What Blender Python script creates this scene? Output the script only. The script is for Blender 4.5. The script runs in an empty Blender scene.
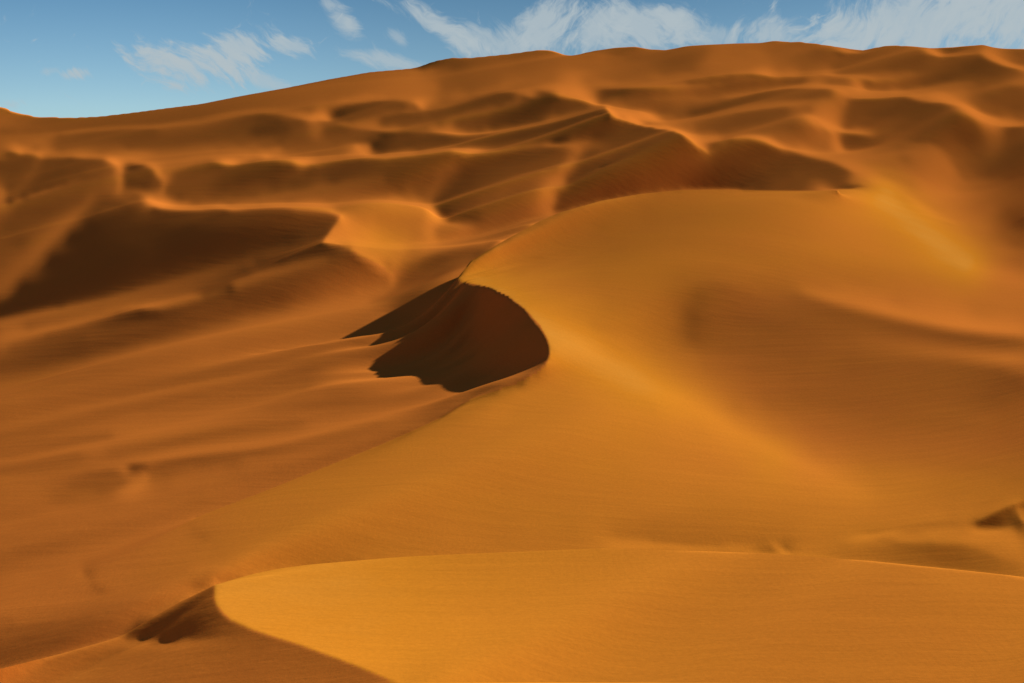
"""Orange sand dunes under a blue sky with thin cloud.
The land is one height field.  Crest lines and slopes are given below; a least-squares solve turns them
into heights, which are then meshed dune by dune."""
import math
import numpy as np
SUN_E,SKY_E,EXPO=5.,.05,.88
# hand-traced tones.  Each line is a stroke "x,y,t  x,y,t ..." ; lines starting with '.' are separate spots
TONE = """
0,316,98 50,305,84 100,295,80 150,281,78 200,267,76 240,254,76
81,572,182 88,578,182
84,573,140 90,579,145
93,583,150 104,594,160
186,521,166 200,534,166 214,547,168
766,546,150 774,551,152
781,546,140 788,549,140 795,553,150
776,546,195 785,551,195
0,112,150 20,118,140 60,121,132 110,119,126 160,113,124 200,108,124 250,100,130 300,91,138 340,83,140 370,77,145 398,73,152
. 0,125,150 20,128,145 60,128,130 100,124,127 150,121,124 200,116,122 240,107,128 280,104,135 310,108,140 330,98,142 350,92,145 375,86,152 395,80,158 405,90,163 380,94,160 420,92,165 432,88,160
. 424,66,90 440,61,95 455,61,100 430,72,150 415,75,160 445,72,130 447,85,132 445,97,138 460,78,128 480,72,132 470,90,128 495,82,135 500,65,135 520,60,130 535,56,132 550,58,138 530,75,140 550,75,146 515,86,150
540,90,168 555,92,178
580,74,165 574,82,185 566,91,192
. 590,58,140 575,60,145 600,65,148 590,80,160 620,52,115 635,51,120 620,62,140 605,75,150 640,68,140 620,80,148 645,78,150 655,58,130 670,62,126 685,58,128 700,52,135 665,70,135 690,68,135 700,75,160 712,60,160 722,52,160 740,52,158 760,60,165 740,66,168 775,50,150 790,52,150 800,60,145 780,66,160 815,52,140 830,60,135 820,68,140
. 600,85,165 640,84,165 660,82,166 690,76,165
0,137,148 40,136,152 80,131,155 120,128,150 160,127,150 200,123,150 220,118,150 240,114,150 260,112,150 280,113.5,150 295,117,160 308,119.5,185
312,120,200 320,118,200 328,120,205
. 60,135.5,130
0,131,135 40,130,130 80,126,125 120,123,122 160,122,122 200,117,122 230,110,128
. 90,138,120 60,146,130 110,135,118 150,135,115 130,145,122 180,140,116 210,135,112 230,130,108 250,122,102 262,122,92 275,125,90 258,130,88 285,132,92 280,140,105 300,128,112 290,145,130 240,142,125 255,148,150 220,148,140
20,142,155 40,142,162 35,150,150
100,153,150 130,152,160 145,155,170 160,158,160 200,151,152 230,150,160 270,152,170 280,148,165
330,109,150 345,104,160 375,99.5,165 395,98.5,160 412,101,165 418,104,205 424,110,200
335,114,70 342,116,72 350,112,85 365,109,100 385,105,108 405,107,112
. 350,119,110 380,113,120 400,110,125 415,112,135 425,115,125
382,95,185 383,99,165
319,127,150 315,137,150
. 330,130,115 345,134,112 335,140,120 360,138,115 375,136,105 310,145,128 330,147,130
350,125,160 370,120,155 385,115,155 400,112,155 420,111,150 440,108,150 460,102,152 478,96,155 498,91,155 512,91,155 525,95,165 533,97,180
340,124,150 352,127,165 370,129,158 385,131,160 400,131.5,155 430,131,155 441,132.5,170 460,135,172 480,134,160 500,132,150 520,128,148 540,124,148 560,118,148 575,113,145 592,108,145 600,105,120
. 385,122,115 400,118,112 420,117,110 405,125,118 440,114,105 460,108,98 480,102,95 495,98,95 510,97,100 525,102,100 500,103,105
400,130,150 430,125,145 468,117,145 488,113,145 507,107,145 527,99.5,145 540,95,140 549,92.5,120
552,93,150 560,96,200 566,97,190 580,99,195 590,102,200 598,106,205
. 440,122,118 460,124,110 480,121,100 470,129,115 495,117,82 510,115,75 525,108,70 545,100,72 530,116,68 545,112,70 515,123,72 540,119,74 495,126,85 560,104,80 575,104,90 585,107,92 560,111,78 480,129,105
. 400,137,90 385,140,72 375,146,52 382,148,62 395,145,80 410,142,80 430,138,85 445,140,82 420,148,100 460,142,95 480,142,100 500,140,88 520,136,80 540,131,78 560,125,72 575,120,70 590,116,74 500,148,115 520,144,105 540,140,92 585,127,74 600,120,80 580,134,78
553,142.5,60 560,141,40 568,139,50
357,146,195 361,150,195 365,155,190
. 368,148,180 370,141,100
350,145,150 340,148,135
200,163,150 210,160.5,145 218,162,175 224,164,205 232,164.5,210 242,162,180 255,160,155 275,160,155 288,161,175 298,164,215 306,165,205 320,162,160 340,159,155 360,157,155 375,158,170 385,158.5,178 400,156.5,165 430,153,165 450,150.5,165 455,151.5,205 465,154,212 480,152,195 488,152.5,150 500,152,145 520,148.5,145 540,145,150 560,146,165 575,144,160 588,141.5,145
145,160,170 160,160,155 180,157,150 200,154.5,155
163,172,165 180,169,150 195,164,150
264,156,185 268,158,200
. 300,151,132 320,152,132 340,153,140 290,153,145 285,157,160 215,155,158 240,155,165
. 212,167,105 230,170,95 250,166,95 240,180,86 260,172,88 275,168,88 275,182,86 290,172,92 295,183,95 310,172,92 305,182,102 225,185,92 205,180,110 215,195,112 235,193,108 255,192,112
. 180,178,115 195,172,110 180,195,110 170,190,115 195,185,112 195,200,130 230,201,140 260,200,145 290,197,140 320,190,135 350,183,125 380,180,122 330,197,145
. 330,170,90 345,165,88 360,166,92 335,180,92 350,175,92 380,170,98 375,164,100 395,166,100 390,180,95 400,188,95 365,190,130 345,200,150 385,192,125
0,150,150 8,149,160 14,151,190 20,153.5,200 26,153,175 33,153,180 40,157,195 45,157,165 70,156,165 80,157,172 95,158,160 105,158,170
106,159,200 112,162.5,215 118,165,215 122,169,190 121,180,170 118,192,165
. 0,156,140 10,156,115 25,158,112 0,165,108 15,170,105 30,168,112 10,185,108 20,180,112
38,160,128 28,178,125 15,192,120
. 50,163,105 70,162,100 90,163,105 100,166,110 60,172,92 45,180,92 80,172,92 65,182,90 35,190,88 25,197,85 50,186,90 95,175,115 108,172,130 112,185,140 100,188,128
8,203,60 12,202,60
0,188,160 3,194,165 2,201,160
0,204,160 10,204.5,155 18,202,148 30,197,148 50,190,150 70,183,145 82,179,125
. 30,203,115 55,196,118 80,188,118 95,182,125 20,212,112 45,210,108 60,205,112 80,200,118 10,225,112 35,222,115 0,240,118 20,240,112 0,260,125
125,166,120 130,166,62 136,166.5,55 142,166,70
120,164,200 128,162,175 145,164,170 153,168,195 160,175,190 165,182,165 163,190,160 157,197,170
. 127,175,100 140,173,105 150,178,100 130,183,92 145,184,90 157,184,115
125,191,135 140,193,150 148,196,175
148,200,220 153,205,220 160,207.5,215 170,208.5,205 180,209,195 200,209,185 212,207.5,185 222,207,200 232,210,185 250,208,180 265,206.5,182 285,207,180 300,210,175 320,211,185 334,213.5,200 340,216,205
112,200,115 125,201,118 140,203,115
95,195,130 85,205,140 70,220,148 55,235,150 40,250,150 20,270,145 0,292,142
. 105,207,98 125,210,88 100,215,82 90,222,75 75,238,72 55,260,68 25,288,70 0,310,80 20,308,80
. 155,215,85 175,217,85 200,217,88 225,218,88 250,217,90 280,216,95 305,217,100 325,217,100 335,220,95 130,232,78 160,232,74 190,232,72 220,235,70 250,235,72 280,232,80 305,228,88 320,230,82
. 90,250,70 120,250,72 150,250,78 180,250,68 210,252,68 240,250,68 270,240,72 295,240,75 75,272,70 110,275,72 140,275,76 165,267,70 190,262,72 50,290,72 90,292,74 130,285,76 160,277,80 60,303,76
321,240,72 330,229,76 337,220,85
323,245,78 340,246,90 350,249,95
325,241,215 333,231,210 343,219,212
328,243,212 340,245,205 352,250,205 366,258.5,205 380,267,205 390,271,200
352,254,100 365,262,105 378,270,115
391,273,195 394,278,195 390,285,190 382,293,185 372,299,180
387,268.5,90 390,267,100
. 350,225,208 345,236,205 355,245,205 365,238,202 375,250,195 385,258,190 395,265,180 400,248,188 385,240,190 370,228,190 415,255,160 425,248,175 405,235,180
350,222,195 365,231,205 378,240,198
. 360,216,175 380,217,165 400,219,160 418,216,165 395,226,170 415,232,172 375,208,172 355,208,158 340,207,155
360,219,170 390,214,175 425,211,178
350,204,160 375,199,170 395,198,180 415,203,185 428,207,195
429,206,200 434,212,215 440,219,210 450,224,195 460,226,175 475,228,150
429,218,195 431,230,195 433,245,185
. 440,232,160 455,235,158 475,240,145 445,248,160 490,232,135
. 439,207,78 444,214,60 450,219,70 445,203,72 460,216,82 475,218,100 455,205,78 470,205,90 455,192,82 468,185,85 465,172,85 475,162,88 462,158,92 490,160,92 485,175,95 490,195,105 485,210,115
440,178,125 433,190,135 426,202,145
455,160,115 447,170,120
. 400,168,98 430,162,105 445,158,108 415,178,92 430,178,102 400,178,92 420,190,120 408,196,150
. 505,160,90 525,157,92 550,153,100 560,156,108 510,172,105 540,165,108 520,185,118 500,200,118 520,205,125 500,220,125 530,195,132 515,225,125 555,168,118
578,151,165 572,162,160 562,172,165 553,183,178 545,196,172 540,212,160
. 560,182,172 552,200,172 550,208,165
. 590,158,92 582,168,85 572,182,82 563,198,82 557,208,82 600,165,90 590,185,78 580,200,78 575,155,140
596,148,128 610,146,105
. 606,116,72 612,125,85 600,135,85 600,128,88 612,136,92 620,128,95 635,132,92 655,134,88 670,136,85 683,142,92 640,145,92 625,150,98 660,148,90 610,158,98 640,160,95 625,172,90 605,178,82 605,192,75 630,188,78 650,175,95 665,160,95 690,152,105 680,165,100 665,180,90 700,158,95
. 685,175,75 695,182,58 705,175,62 720,182,55 720,170,62 740,182,60 745,168,68 760,182,66 770,168,72 785,175,80 730,158,78 750,155,78 765,155,75 785,160,78 800,165,85 800,177,115 785,184,110 815,172,100 815,182,140 830,172,105 825,166,92 845,174,115
606,106,195 611,112,225 615,117,220 625,119.5,215 640,124,208 660,127.5,195 672,129,200 682,133,205 690,139,210 698,146.5,210 706,151,205
620,113,200 635,114,185 652,115,195 640,119,205 660,121,190
. 615,104,150 632,104,128 650,106,125 665,110,122 680,115,125 670,119,150 685,122,145 675,125,165 690,127,155
600,88,165 620,87,170 645,87,168 668,87,160 690,86.5,155 712,86.5,150 730,83,150 745,80.5,155 765,78.5,162 785,76.5,165 800,75.5,165
672,85,150 694,79,155 717,75,160 747,73.5,165 764,75,185 770,76,195
. 690,83,115 710,81,108 730,78,112 750,77,125 605,94,100 625,96,90 645,95,95 665,92,115 605,100,120 640,102,120 680,95,135 700,92,130
. 715,92,115 730,88,92 742,86,85 755,85,82 770,83,85 785,81,95 800,80,105
655,100,148 675,98,155 695,97,155
690,110,110 708,106,120 733,97.5,160 756,91.5,165 776,88.5,165 800,86.5,165 824,87.5,165 838,89,175 843,92,195 848,96,205
. 695,113,88 710,111,80 725,106,80 740,102,85 755,98,88 770,96,98 790,93,105 810,93,112 828,94,120 720,101,120
690,120,140 710,117,150 740,111,155 770,107,155 800,104,155 815,103,150
. 700,127,130 720,127,118 740,122,108 760,120,110 780,115,118 735,132,130 765,130,130 790,125,120 810,112,135 800,132,135 780,138,150 795,145,160 810,130,150
735,139,180 750,138,185 762,141,195 772,145,210 783,149,210
708,141,175 720,140,170
709,152,140 712,149,95 718,147,110 725,146,120
728,147,88 745,146,85 762,149,82 778,152,82
790,150,185 805,155,180 818,158,170 832,161,175 847,168,180 862,174,185 875,179,195
800,157,85 815,162,88
824,127,198 830,130,205 836,131,195 845,132,185 860,134,172 872,136,150
836,135,190 838,145,200 839,152,190
. 825,105,165 840,104,178 835,112,185 824,118,188 812,118,195 818,123,198 830,122,190 844,100,185 820,110,165
846,106,130 842,116,140 838,126,170
. 853,102,100 851,110,88 849,118,92 847,125,110 865,103,90 885,102,95 905,100,92 925,105,78 940,107,78 870,112,92 890,112,90 910,112,78 930,115,80 950,116,88 865,122,120 885,124,110 905,124,98 930,128,95 955,130,100 970,128,110 920,138,105 940,140,110 890,134,125
. 845,140,95 855,141,80 865,142,90 878,142,115 850,147,100 828,136,150 825,145,150 812,142,150
. 835,158,170 850,152,165 880,150,150 900,145,135 930,147,150 870,160,165 895,165,155 905,158,138 920,168,165 890,173,170 910,180,180
848,98,180 870,98,178 900,96,175 915,99,178 925,102,180 940,102,175 952,105,165
962,110,200 970,114.5,222 978,118.5,222 988,122,218 1000,124,210 1012,125,190 1024,125,180
. 850,97,195 870,95,185 895,93,180 920,91,165 945,87,155 970,84,145 940,97,185 950,101,190 962,93,165 975,100,138 985,108,135 1000,112,130 1015,105,118 1020,116,140 1000,100,120 985,95,125
1024,80,170 1018,84,175 1008,86,150 990,90,130 975,95,130
. 1015,92,115
835,48,195 845,52,205 858,51,195
. 832,55,145 845,60,110
850,58,92 862,52,95 875,49,98
. 840,68,92 855,62,92 875,58,100 895,53,105 910,52,115 895,64,102 915,60,110 868,68,115 840,74,125
824,74,168 845,77,165 865,79,180 876,81,182
870,75,150 885,73,140
880,81,170 895,79,155 912,75,140
. 830,80,135 848,83,140 858,85,185 858,92,192 868,86,110 885,86,100 905,84,105 925,80,95 945,76,88 930,70,92 950,68,86 965,65,88 975,58,98 945,60,100 930,62,108 980,72,95 995,74,100 1010,74,110 1000,80,115 985,80,125 965,78,118
926,49,195 931,53,208 940,56,200
948,53,70 953,52,60 962,51,75 972,49.5,85 982,48,90
948,56,170 960,55,165 975,53.5,165
988,50,195 984,54.5,205 992,60,208 1002,64,205 1012,66.5,200 1024,68,195
. 1005,54,150 1018,54,130 1015,60,140 1024,62,135 998,54,170 980,60,100 995,67,100 1015,72,112 920,52,125
. 942,158,180 945,165,188 938,172,185 950,172,180 930,178,190 925,186,200 960,165,145 968,175,140 972,160,130 955,150,150 975,150,120 980,170,120
1003,132,140 996,145,138 988,157,125
. 1010,135,92 1020,135,95 1010,150,82 1022,150,78 1000,160,85 1015,165,85 990,168,92 1010,175,105 975,138,112
. 960,185,165 980,186,150 1000,183,135 1020,182,130 960,200,182 980,200,165 1000,195,150 1018,198,138 990,212,165 1008,215,130 1022,222,112 1000,232,155 1020,240,140 980,230,185 1020,258,165 1000,252,180
885,185,210 897,190,212 912,200,215 928,209,222 942,218,218 955,230,205 968,245,205
. 905,198,195 940,208,195 945,195,188
862,191,212 880,195,215 900,210,215 920,230,216 940,246,216 960,258,214 975,268,210 1000,276,198 1024,282,195
850,183,168 868,184,175
825,186,160 838,187,120 850,186.5,100 860,185.5,95
820,190,190 840,191,198 858,190,210
800,193,192 780,193,188 750,193,180 720,192,172 690,193,168 650,197,160 610,205,155 575,212,150 555,221,152 535,231,155 510,245,165 490,256,180 472,268,195 462,275,205 461,282,208 475,286,210 495,293,210 515,303,212 533,318,215 545,334,217 553,350,212 553,362,205 545,373,200 530,383,198 500,395,192 470,406,190 440,424,188 415,434,186 380,450,183 345,463,182 300,480,182 260,496,180 220,512,178 190,526,176 150,548,173
. 650,215,158 700,212,165 750,212,175 800,215,190 830,212,200 600,225,155 570,240,162 620,245,162 680,235,168 740,238,178 800,240,188 850,230,205 880,240,205 850,260,192 820,270,182 870,280,185 910,270,195 920,290,190 960,285,192 900,300,190 1000,295,188 980,310,185 1024,305,185
. 540,255,170 520,272,185 500,280,200 560,280,185 600,275,172 650,265,172 690,258,175 740,262,178 780,275,175 830,283,185 570,305,195 610,305,180 650,295,172 680,280,165 720,272,172 760,285,168
805,290,190 830,297,202 870,306,206 910,316,206 950,324,206 990,329,204 1024,332,200
790,297,160 830,308,150 870,319,145 910,328,142 950,336,136 990,341,136 1024,343,138
. 750,300,155 715,290,148 700,295,140 692,315,135 694,335,142 720,310,148 760,325,148 800,335,148 730,345,155 710,365,172 760,365,155 840,345,152 800,365,150
860,340,156 900,347,163 950,353,170 1000,358,178 1024,360,180
. 850,365,147 900,365,147 950,368,142 1000,375,130 1020,385,120 1000,398,130 950,390,142 900,395,146 840,395,150 800,395,155 1020,410,140
. 600,325,188 640,325,178 670,320,165 660,345,180 690,360,182 620,345,200
555,328,215 575,343,220 600,359,224 650,385,224 700,411,220 740,434,214 780,455,210 820,474,205 850,488,196 870,496,188
. 740,405,182 780,425,182 820,448,182 770,400,165 830,425,165 880,425,155 930,420,150 985,425,148 1020,440,150 870,460,172 920,450,160 970,460,158 1015,470,158 900,480,175 950,485,168 1000,495,168 960,505,172 910,500,178 880,510,180
. 570,375,205 600,395,208 650,412,206 700,435,205 750,458,204 800,478,202 560,400,198 520,410,194 550,430,192 600,430,198 650,450,197 700,470,196 760,488,193 810,495,192 500,440,188 460,440,186 550,465,186 620,475,188 500,475,183 440,475,183 390,480,182 680,500,188 620,510,183 550,505,181 480,510,180 400,515,179 330,500,180 340,535,175 270,530,176 420,540,177 500,535,177 570,530,177 210,545,175 280,555,172 200,570,175 230,565,173
. 620,533,172 660,533,168 700,538,165 740,540,165 780,538,168 720,522,174 760,515,180 820,512,183 850,520,180 820,535,174 860,530,174 900,520,180 940,515,180 300,558,168 360,553,172
600,546.5,185 607,545,195 620,543.5,200 640,544,195 680,546,190 720,549,188 750,550,186
. 655,539,166 690,542,162 720,544,162
835,539,170 850,538.5,180 864,537.5,195 880,534,195 900,530,190
868,533,165 890,530,172 930,526.5,165 960,525,170
. 930,533,186 970,532,188 1010,532,190 1015,545,188 985,540,184 940,540,180 900,540,182 1020,556,180 1000,552,178 985,548,172
. 880,543,168 900,546,145 930,546,138 960,550,135 985,557,145 1010,566,158 930,554,132 960,560,132 900,553,148 870,550,160 1000,568,150 845,549,166 820,548,172 850,555,165 790,553,178 950,565,135 980,568,142
978,523.5,60 985,524,48 995,523.5,60 1005,524,85
985,520,80 995,515,92 1005,511,100 1015,507,105 1024,504,105
. 1005,518,100 1015,518,105 1018,525,110
1020,510,190 1020,516,195 1024,520,195
970,520,178 985,512,175 1000,506,172 1020,500,168
0,323,150 50,312,155 100,302,152 150,288,145 200,274,138 240,261,122 270,250,105 285,243,90
. 30,325,142 60,320,142 100,310,140 140,299,138 170,291,130 200,284,112 225,278,90 245,270,70 260,262,62 280,258,62 300,252,72 320,250,78 230,288,75 205,294,90
0,344,165 40,332,172 80,321,170 110,312,165 130,307,165 145,306.5,170 160,308,160 180,304,150 200,298,150 240,285,152 270,275,150 300,266,140 325,259,125
. 15,350,125 50,338,118 90,327,115 120,316,95 140,313,85 155,314,88 175,312,98 195,306,105 230,296,105 265,285,105 300,275,105 330,268,108 350,265,108 375,275,112 385,280,125 345,278,115 365,283,130
90,338,122 130,328,118 170,320,112 200,311,125 230,303,118
. 0,365,120 40,360,115 80,352,108 120,342,108 160,332,108 195,322,105 225,312,98 255,304,92 280,299,88 305,291,105 330,285,120 350,288,140
. 0,392,160 50,378,152 100,364,155 150,352,165 200,340,172 250,325,172 300,312,172 335,303,175 360,294,172 375,290,165
200,350,170 240,338,172 280,326,174 320,314,176 350,307,178 370,301,183
220,352,158 260,342,158 300,330,155 340,318,150 370,309,150
. 20,405,163 60,395,160 110,385,157 160,375,157 210,365,157 260,355,155 300,345,152 340,333,147 370,322,142 380,312,140 0,430,162 60,408,160
100,408,160 140,398,165 180,389,165 220,380,165 260,370,160
120,396,154 170,382,152 220,370,150 260,360,152
. 150,408,160 200,398,155 250,390,152 300,380,147 340,365,140 360,350,125 375,345,115 385,350,95 300,360,148 330,390,148 370,385,132 380,370,115 395,362,95 410,380,100 400,390,130 270,405,158 320,402,155 360,400,152 395,402,148 430,395,125 430,405,145
0,447,166 40,436,166 100,427,168 160,420,168 220,410,165 270,405,160
0,457,152 30,450,150 70,442,150 110,436,152
0,463,172 50,453,172 100,443.5,175 150,435,180 200,428,180 250,421,178 300,415,174 350,410,168 400,403,158
0,471,150 40,463,152 80,455,156
110,452,164 150,447,164 200,437,158 250,430,158 300,422,160
0,480,175 50,475,172 100,467,172 150,458.5,182 200,451,184 250,446,184 300,438,180 330,431,178 370,421,172 400,413,166 425,408,155
. 60,481,165 90,475,150 110,475,146 75,487,150 100,485,146 120,480,148 60,495,160 90,495,165
155,465,145 185,461,142 210,458,145 240,454,150 270,451,152 300,445,158 340,434,158 380,424,155
130,468,112 137,466.8,105 146,467.5,125
122,469,180 127,469,190
144,473,190 147,478,195 138,481,198 130,487,195 120,493,185
. 155,478,165 165,472,155 190,470,162 180,482,172 220,472,168 210,485,172 250,462,168 280,460,168 320,452,165 350,446,160 230,485,168 260,478,162 180,500,170 150,505,172 200,505,162 120,510,172 170,518,165 280,470,158 300,468,158 330,458,150
0,500,170 30,505,172 60,512,174 100,510,172
. 0,525,172 40,530,168 80,525,168 120,530,166 150,530,166 60,548,162 20,550,162 100,545,166 0,565,164 50,568,166 20,580,170 80,585,172 120,575,173 130,558,170 60,595,172
398,435,132 410,431,130 380,443,138 355,453,142 330,462,148 300,474,152 270,485,158 240,496,160 210,508,162 190,518,165
415,427,148 385,434,160 360,442,165
428,419,140 442,414,135
0,610,174 50,604,172 100,599,168 150,595,166 190,591,168
. 20,618,165 60,615,160 100,610,155 140,606,150 170,600,155 10,630,145 50,628,140 90,624,135 130,618,138 155,612,148 20,642,130 60,640,122 95,634,120 115,630,128 0,655,125 30,652,122 60,647,122
60,657,150 90,648,158 110,643,166 125,641.5,168 140,642,162 155,644,158 170,645,162 185,643,168 200,640.5,158 225,637,142
128,635,48 140,633,42 155,634,40 165,638,42 175,640,48
. 140,627,60 152,622,65 165,616,72 178,609,80 190,602,90 202,594,100 210,590,105 160,628,55 175,622,62 188,615,78 200,607,95 178,632,55 190,630,68 200,625,88 212,605,108 210,618,105 218,624,112 210,633,105 225,631,128 195,636,95 240,630,135 235,627,130
. 0,678,165 30,670,162 60,668,156 90,660,142 120,652,145 150,655,155 180,655,155 220,648,148 260,640,142 250,655,148 300,652,148 335,664,150 365,677,152 200,672,158 130,672,160 80,678,162 270,672,155 320,676,155
220,587,205 217,596,210 219,604,212 226,613,213 240,621,214 260,628,215 300,641,216 340,655,214 370,666,212 400,679,208
228,584,205 245,578,204 270,573,203 300,568,200 340,565,198 400,560,193 460,556.5,188 520,553.5,185 580,551.5,182 640,552.5,180 700,555,178 760,558,178 820,560,178 870,565,177 920,570,177 970,575,178 1024,581,180
. 250,600,210 290,590,207 300,615,211 350,590,203 350,625,209 400,580,198 400,610,203 400,645,206 450,600,198 460,640,202 460,675,203 520,580,189 530,620,193 530,665,196 600,580,184 600,620,187 600,660,189 680,580,179 680,620,181 680,665,184 760,590,177 760,630,179 760,670,182 840,590,176 840,630,179 840,670,182 920,600,176 920,640,180 920,675,182 1000,610,178 1000,650,181
. 435,288,62 450,285,52 428,300,52 445,300,46 465,292,48 485,296,48 505,306,50 520,318,52 415,312,52 435,325,46 465,315,45 490,325,47 515,335,54 535,338,62 400,325,54 390,333,60 410,335,52 450,345,48 485,350,50 515,355,60 540,358,75 545,348,70 390,342,66 405,345,62 425,348,58 430,360,62 460,365,58 490,368,62 515,372,72 535,370,85 410,358,78 425,372,80 450,378,80 480,382,85 505,385,98 520,382,95 450,390,108 475,393,120 495,391,118 460,402,138 445,410,140 420,385,108 410,370,92
458,274,80 466,265,85 478,256,90 492,248,95
485,245.5,145 470,248,140 450,251,140 430,255,150 415,260,160 405,266,150
. 470,252,108 455,257,100 440,262,98 425,267,108 412,275,112 400,280,128 450,266,88 435,273,100 420,282,115 405,290,122 392,296,130 385,303,140
455,270,62 440,277,62 425,285,62 410,294,65 398,301,70
420,295,100 408,303,112 398,310,118 388,318,125
. 505,237,125 525,222,128 540,218,140
"""
EDGES = """
215,585 240,577.5 255,573.5 280,568.5 310,564.5 340,562 400,557 460,553.5 520,550.5 560,549 600,548.3 640,548.5 700,551 750,552.5 824,556 870,561 920,566 960,570 1024,577 1100,585
-80,690 0,669 30,661 60,654 90,646 120,637 150,619 180,602 200,591 215,585
215,585 214,595 216,604 222,613 232,621 250,629 270,636 300,645 330,656 360,667 390,680 420,692
457,279 460,271 470,262 485,252 500,243 520,232 540,221 560,212.5 580,205.5 600,201 640,194 680,190 720,189.5 760,190.5 800,191 824,191 840,189.5 861,187.5
457,279 462,282.5 475,284 490,288 508,296 525,309 540,325 548,340 550,355 546,365 538,372 520,382 490,393 470,400 440,418 410,432 380,445 340,461 300,477 260,493 220,508 195,518
342,215 332,230 323,242.5 340,244.5 352,250 366,258 380,267 389,271.5
606,108 611,115 620,120 640,125.5 660,129 675,131.5 685,137 695,145 703,151.5 709,153
978,524 985,518 995,513 1005,508.5 1024,502
1024,503 1018,508 1018,516 1024,524
"""
def parse():
    segs=[]; spots=[]; soft=[]
    for ln in TONE.strip().splitlines():
        ln=ln.strip()
        if not ln: continue
        if ln[0]=='.':
            q=[tuple(map(float,a.split(','))) for a in ln[1:].split()]
            spots+=q
            soft+=[[a,b] for a,b in zip(q[:-1],q[1:]) if abs(a[0]-b[0])<=62 and abs(a[1]-b[1])<=.42*abs(a[0]-b[0])]
        else:
            segs.append([tuple(map(float,a.split(','))) for a in ln.split()])
    edges=[[tuple(map(float,a.split(','))) for a in l.split()] for l in EDGES.strip().splitlines()]
    def cross(a,b,c,d):
        o=lambda p,q,r:(q[0]-p[0])*(r[1]-p[1])-(q[1]-p[1])*(r[0]-p[0])
        return o(a,b,c)*o(a,b,d)<0 and o(c,d,a)*o(c,d,b)<0
    lines=[(u,v) for s in segs+edges for u,v in zip(s[:-1],s[1:])]
    soft=[s for s in soft if not any(cross(s[0],s[1],u,v) for u,v in lines)]
    return segs,spots,edges,soft
# tone map on a 2 px grid over x in [-84,1108], y in [0,720]
X0,Y0,ST=-84.,0.,2.
NX,NY=597,361
def resample(poly,step):
    P=np.array(poly,float); out=[P[:1]]
    for a,b in zip(P[:-1],P[1:]):
        n=max(1,int(np.ceil(np.hypot(*(b-a)[:2])/step)))
        t=np.arange(1,n+1)[:,None]/n
        out.append(a+(b-a)*t)
    return np.concatenate(out)
def build(segs,spots,edges,soft,k=1):
    st=ST*k; nx=(NX-1)//k+1; ny=(NY-1)//k+1
    W=np.zeros((ny,nx)); V=np.zeros((ny,nx))
    def splat(pts,sig,w,drop=None):
        R=int(np.ceil(2.5*max(sig/st,.5)))
        gx=(pts[:,0]-X0)/st; gy=(pts[:,1]-Y0)/st
        ix=np.rint(gx).astype(int); iy=np.rint(gy).astype(int)
        for dy in range(-R,R+1):
            for dx in range(-R,R+1):
                g=np.exp(-.5*(((ix+dx-gx)*st)**2+((iy+dy-gy)*st)**2)/max(sig,.45*st)**2)*w
                ok=(ix+dx>=0)&(ix+dx<nx)&(iy+dy>=0)&(iy+dy<ny)
                np.add.at(W,(iy[ok]+dy,ix[ok]+dx),g[ok]); np.add.at(V,(iy[ok]+dy,ix[ok]+dx),(g*pts[:,2])[ok])
    for s in segs: splat(resample(s,1.0),.9,.6)
    for s in soft: splat(resample(s,2.0),1.6,.4)
    splat(np.array(spots),2.2,1.)
    # link weights, cut at the edges
    cx=np.ones((ny,nx-1)); cy=np.ones((ny-1,nx))
    for e in edges:
        P=resample([(a,b) for a,b in e],.25)
        gx=(P[:,0]-X0)/st; gy=(P[:,1]-Y0)/st
        fx=np.floor(gx).astype(int); fy=np.floor(gy).astype(int); rx=np.rint(gx).astype(int); ry=np.rint(gy).astype(int)
        ok=(fx>=0)&(fx<nx-1)&(ry>=0)&(ry<ny); cx[ry[ok],fx[ok]]=.003
        ok=(rx>=0)&(rx<nx)&(fy>=0)&(fy<ny-1); cy[fy[ok],rx[ok]]=.003
    return W,V,cx,cy
def lap(t,cx,cy):
    o=np.zeros_like(t)
    d=cx*(t[:,1:]-t[:,:-1]); o[:,1:]+=d; o[:,:-1]-=d
    d=cy*(t[1:]-t[:-1]); o[1:]+=d; o[:-1]-=d
    return o
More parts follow.
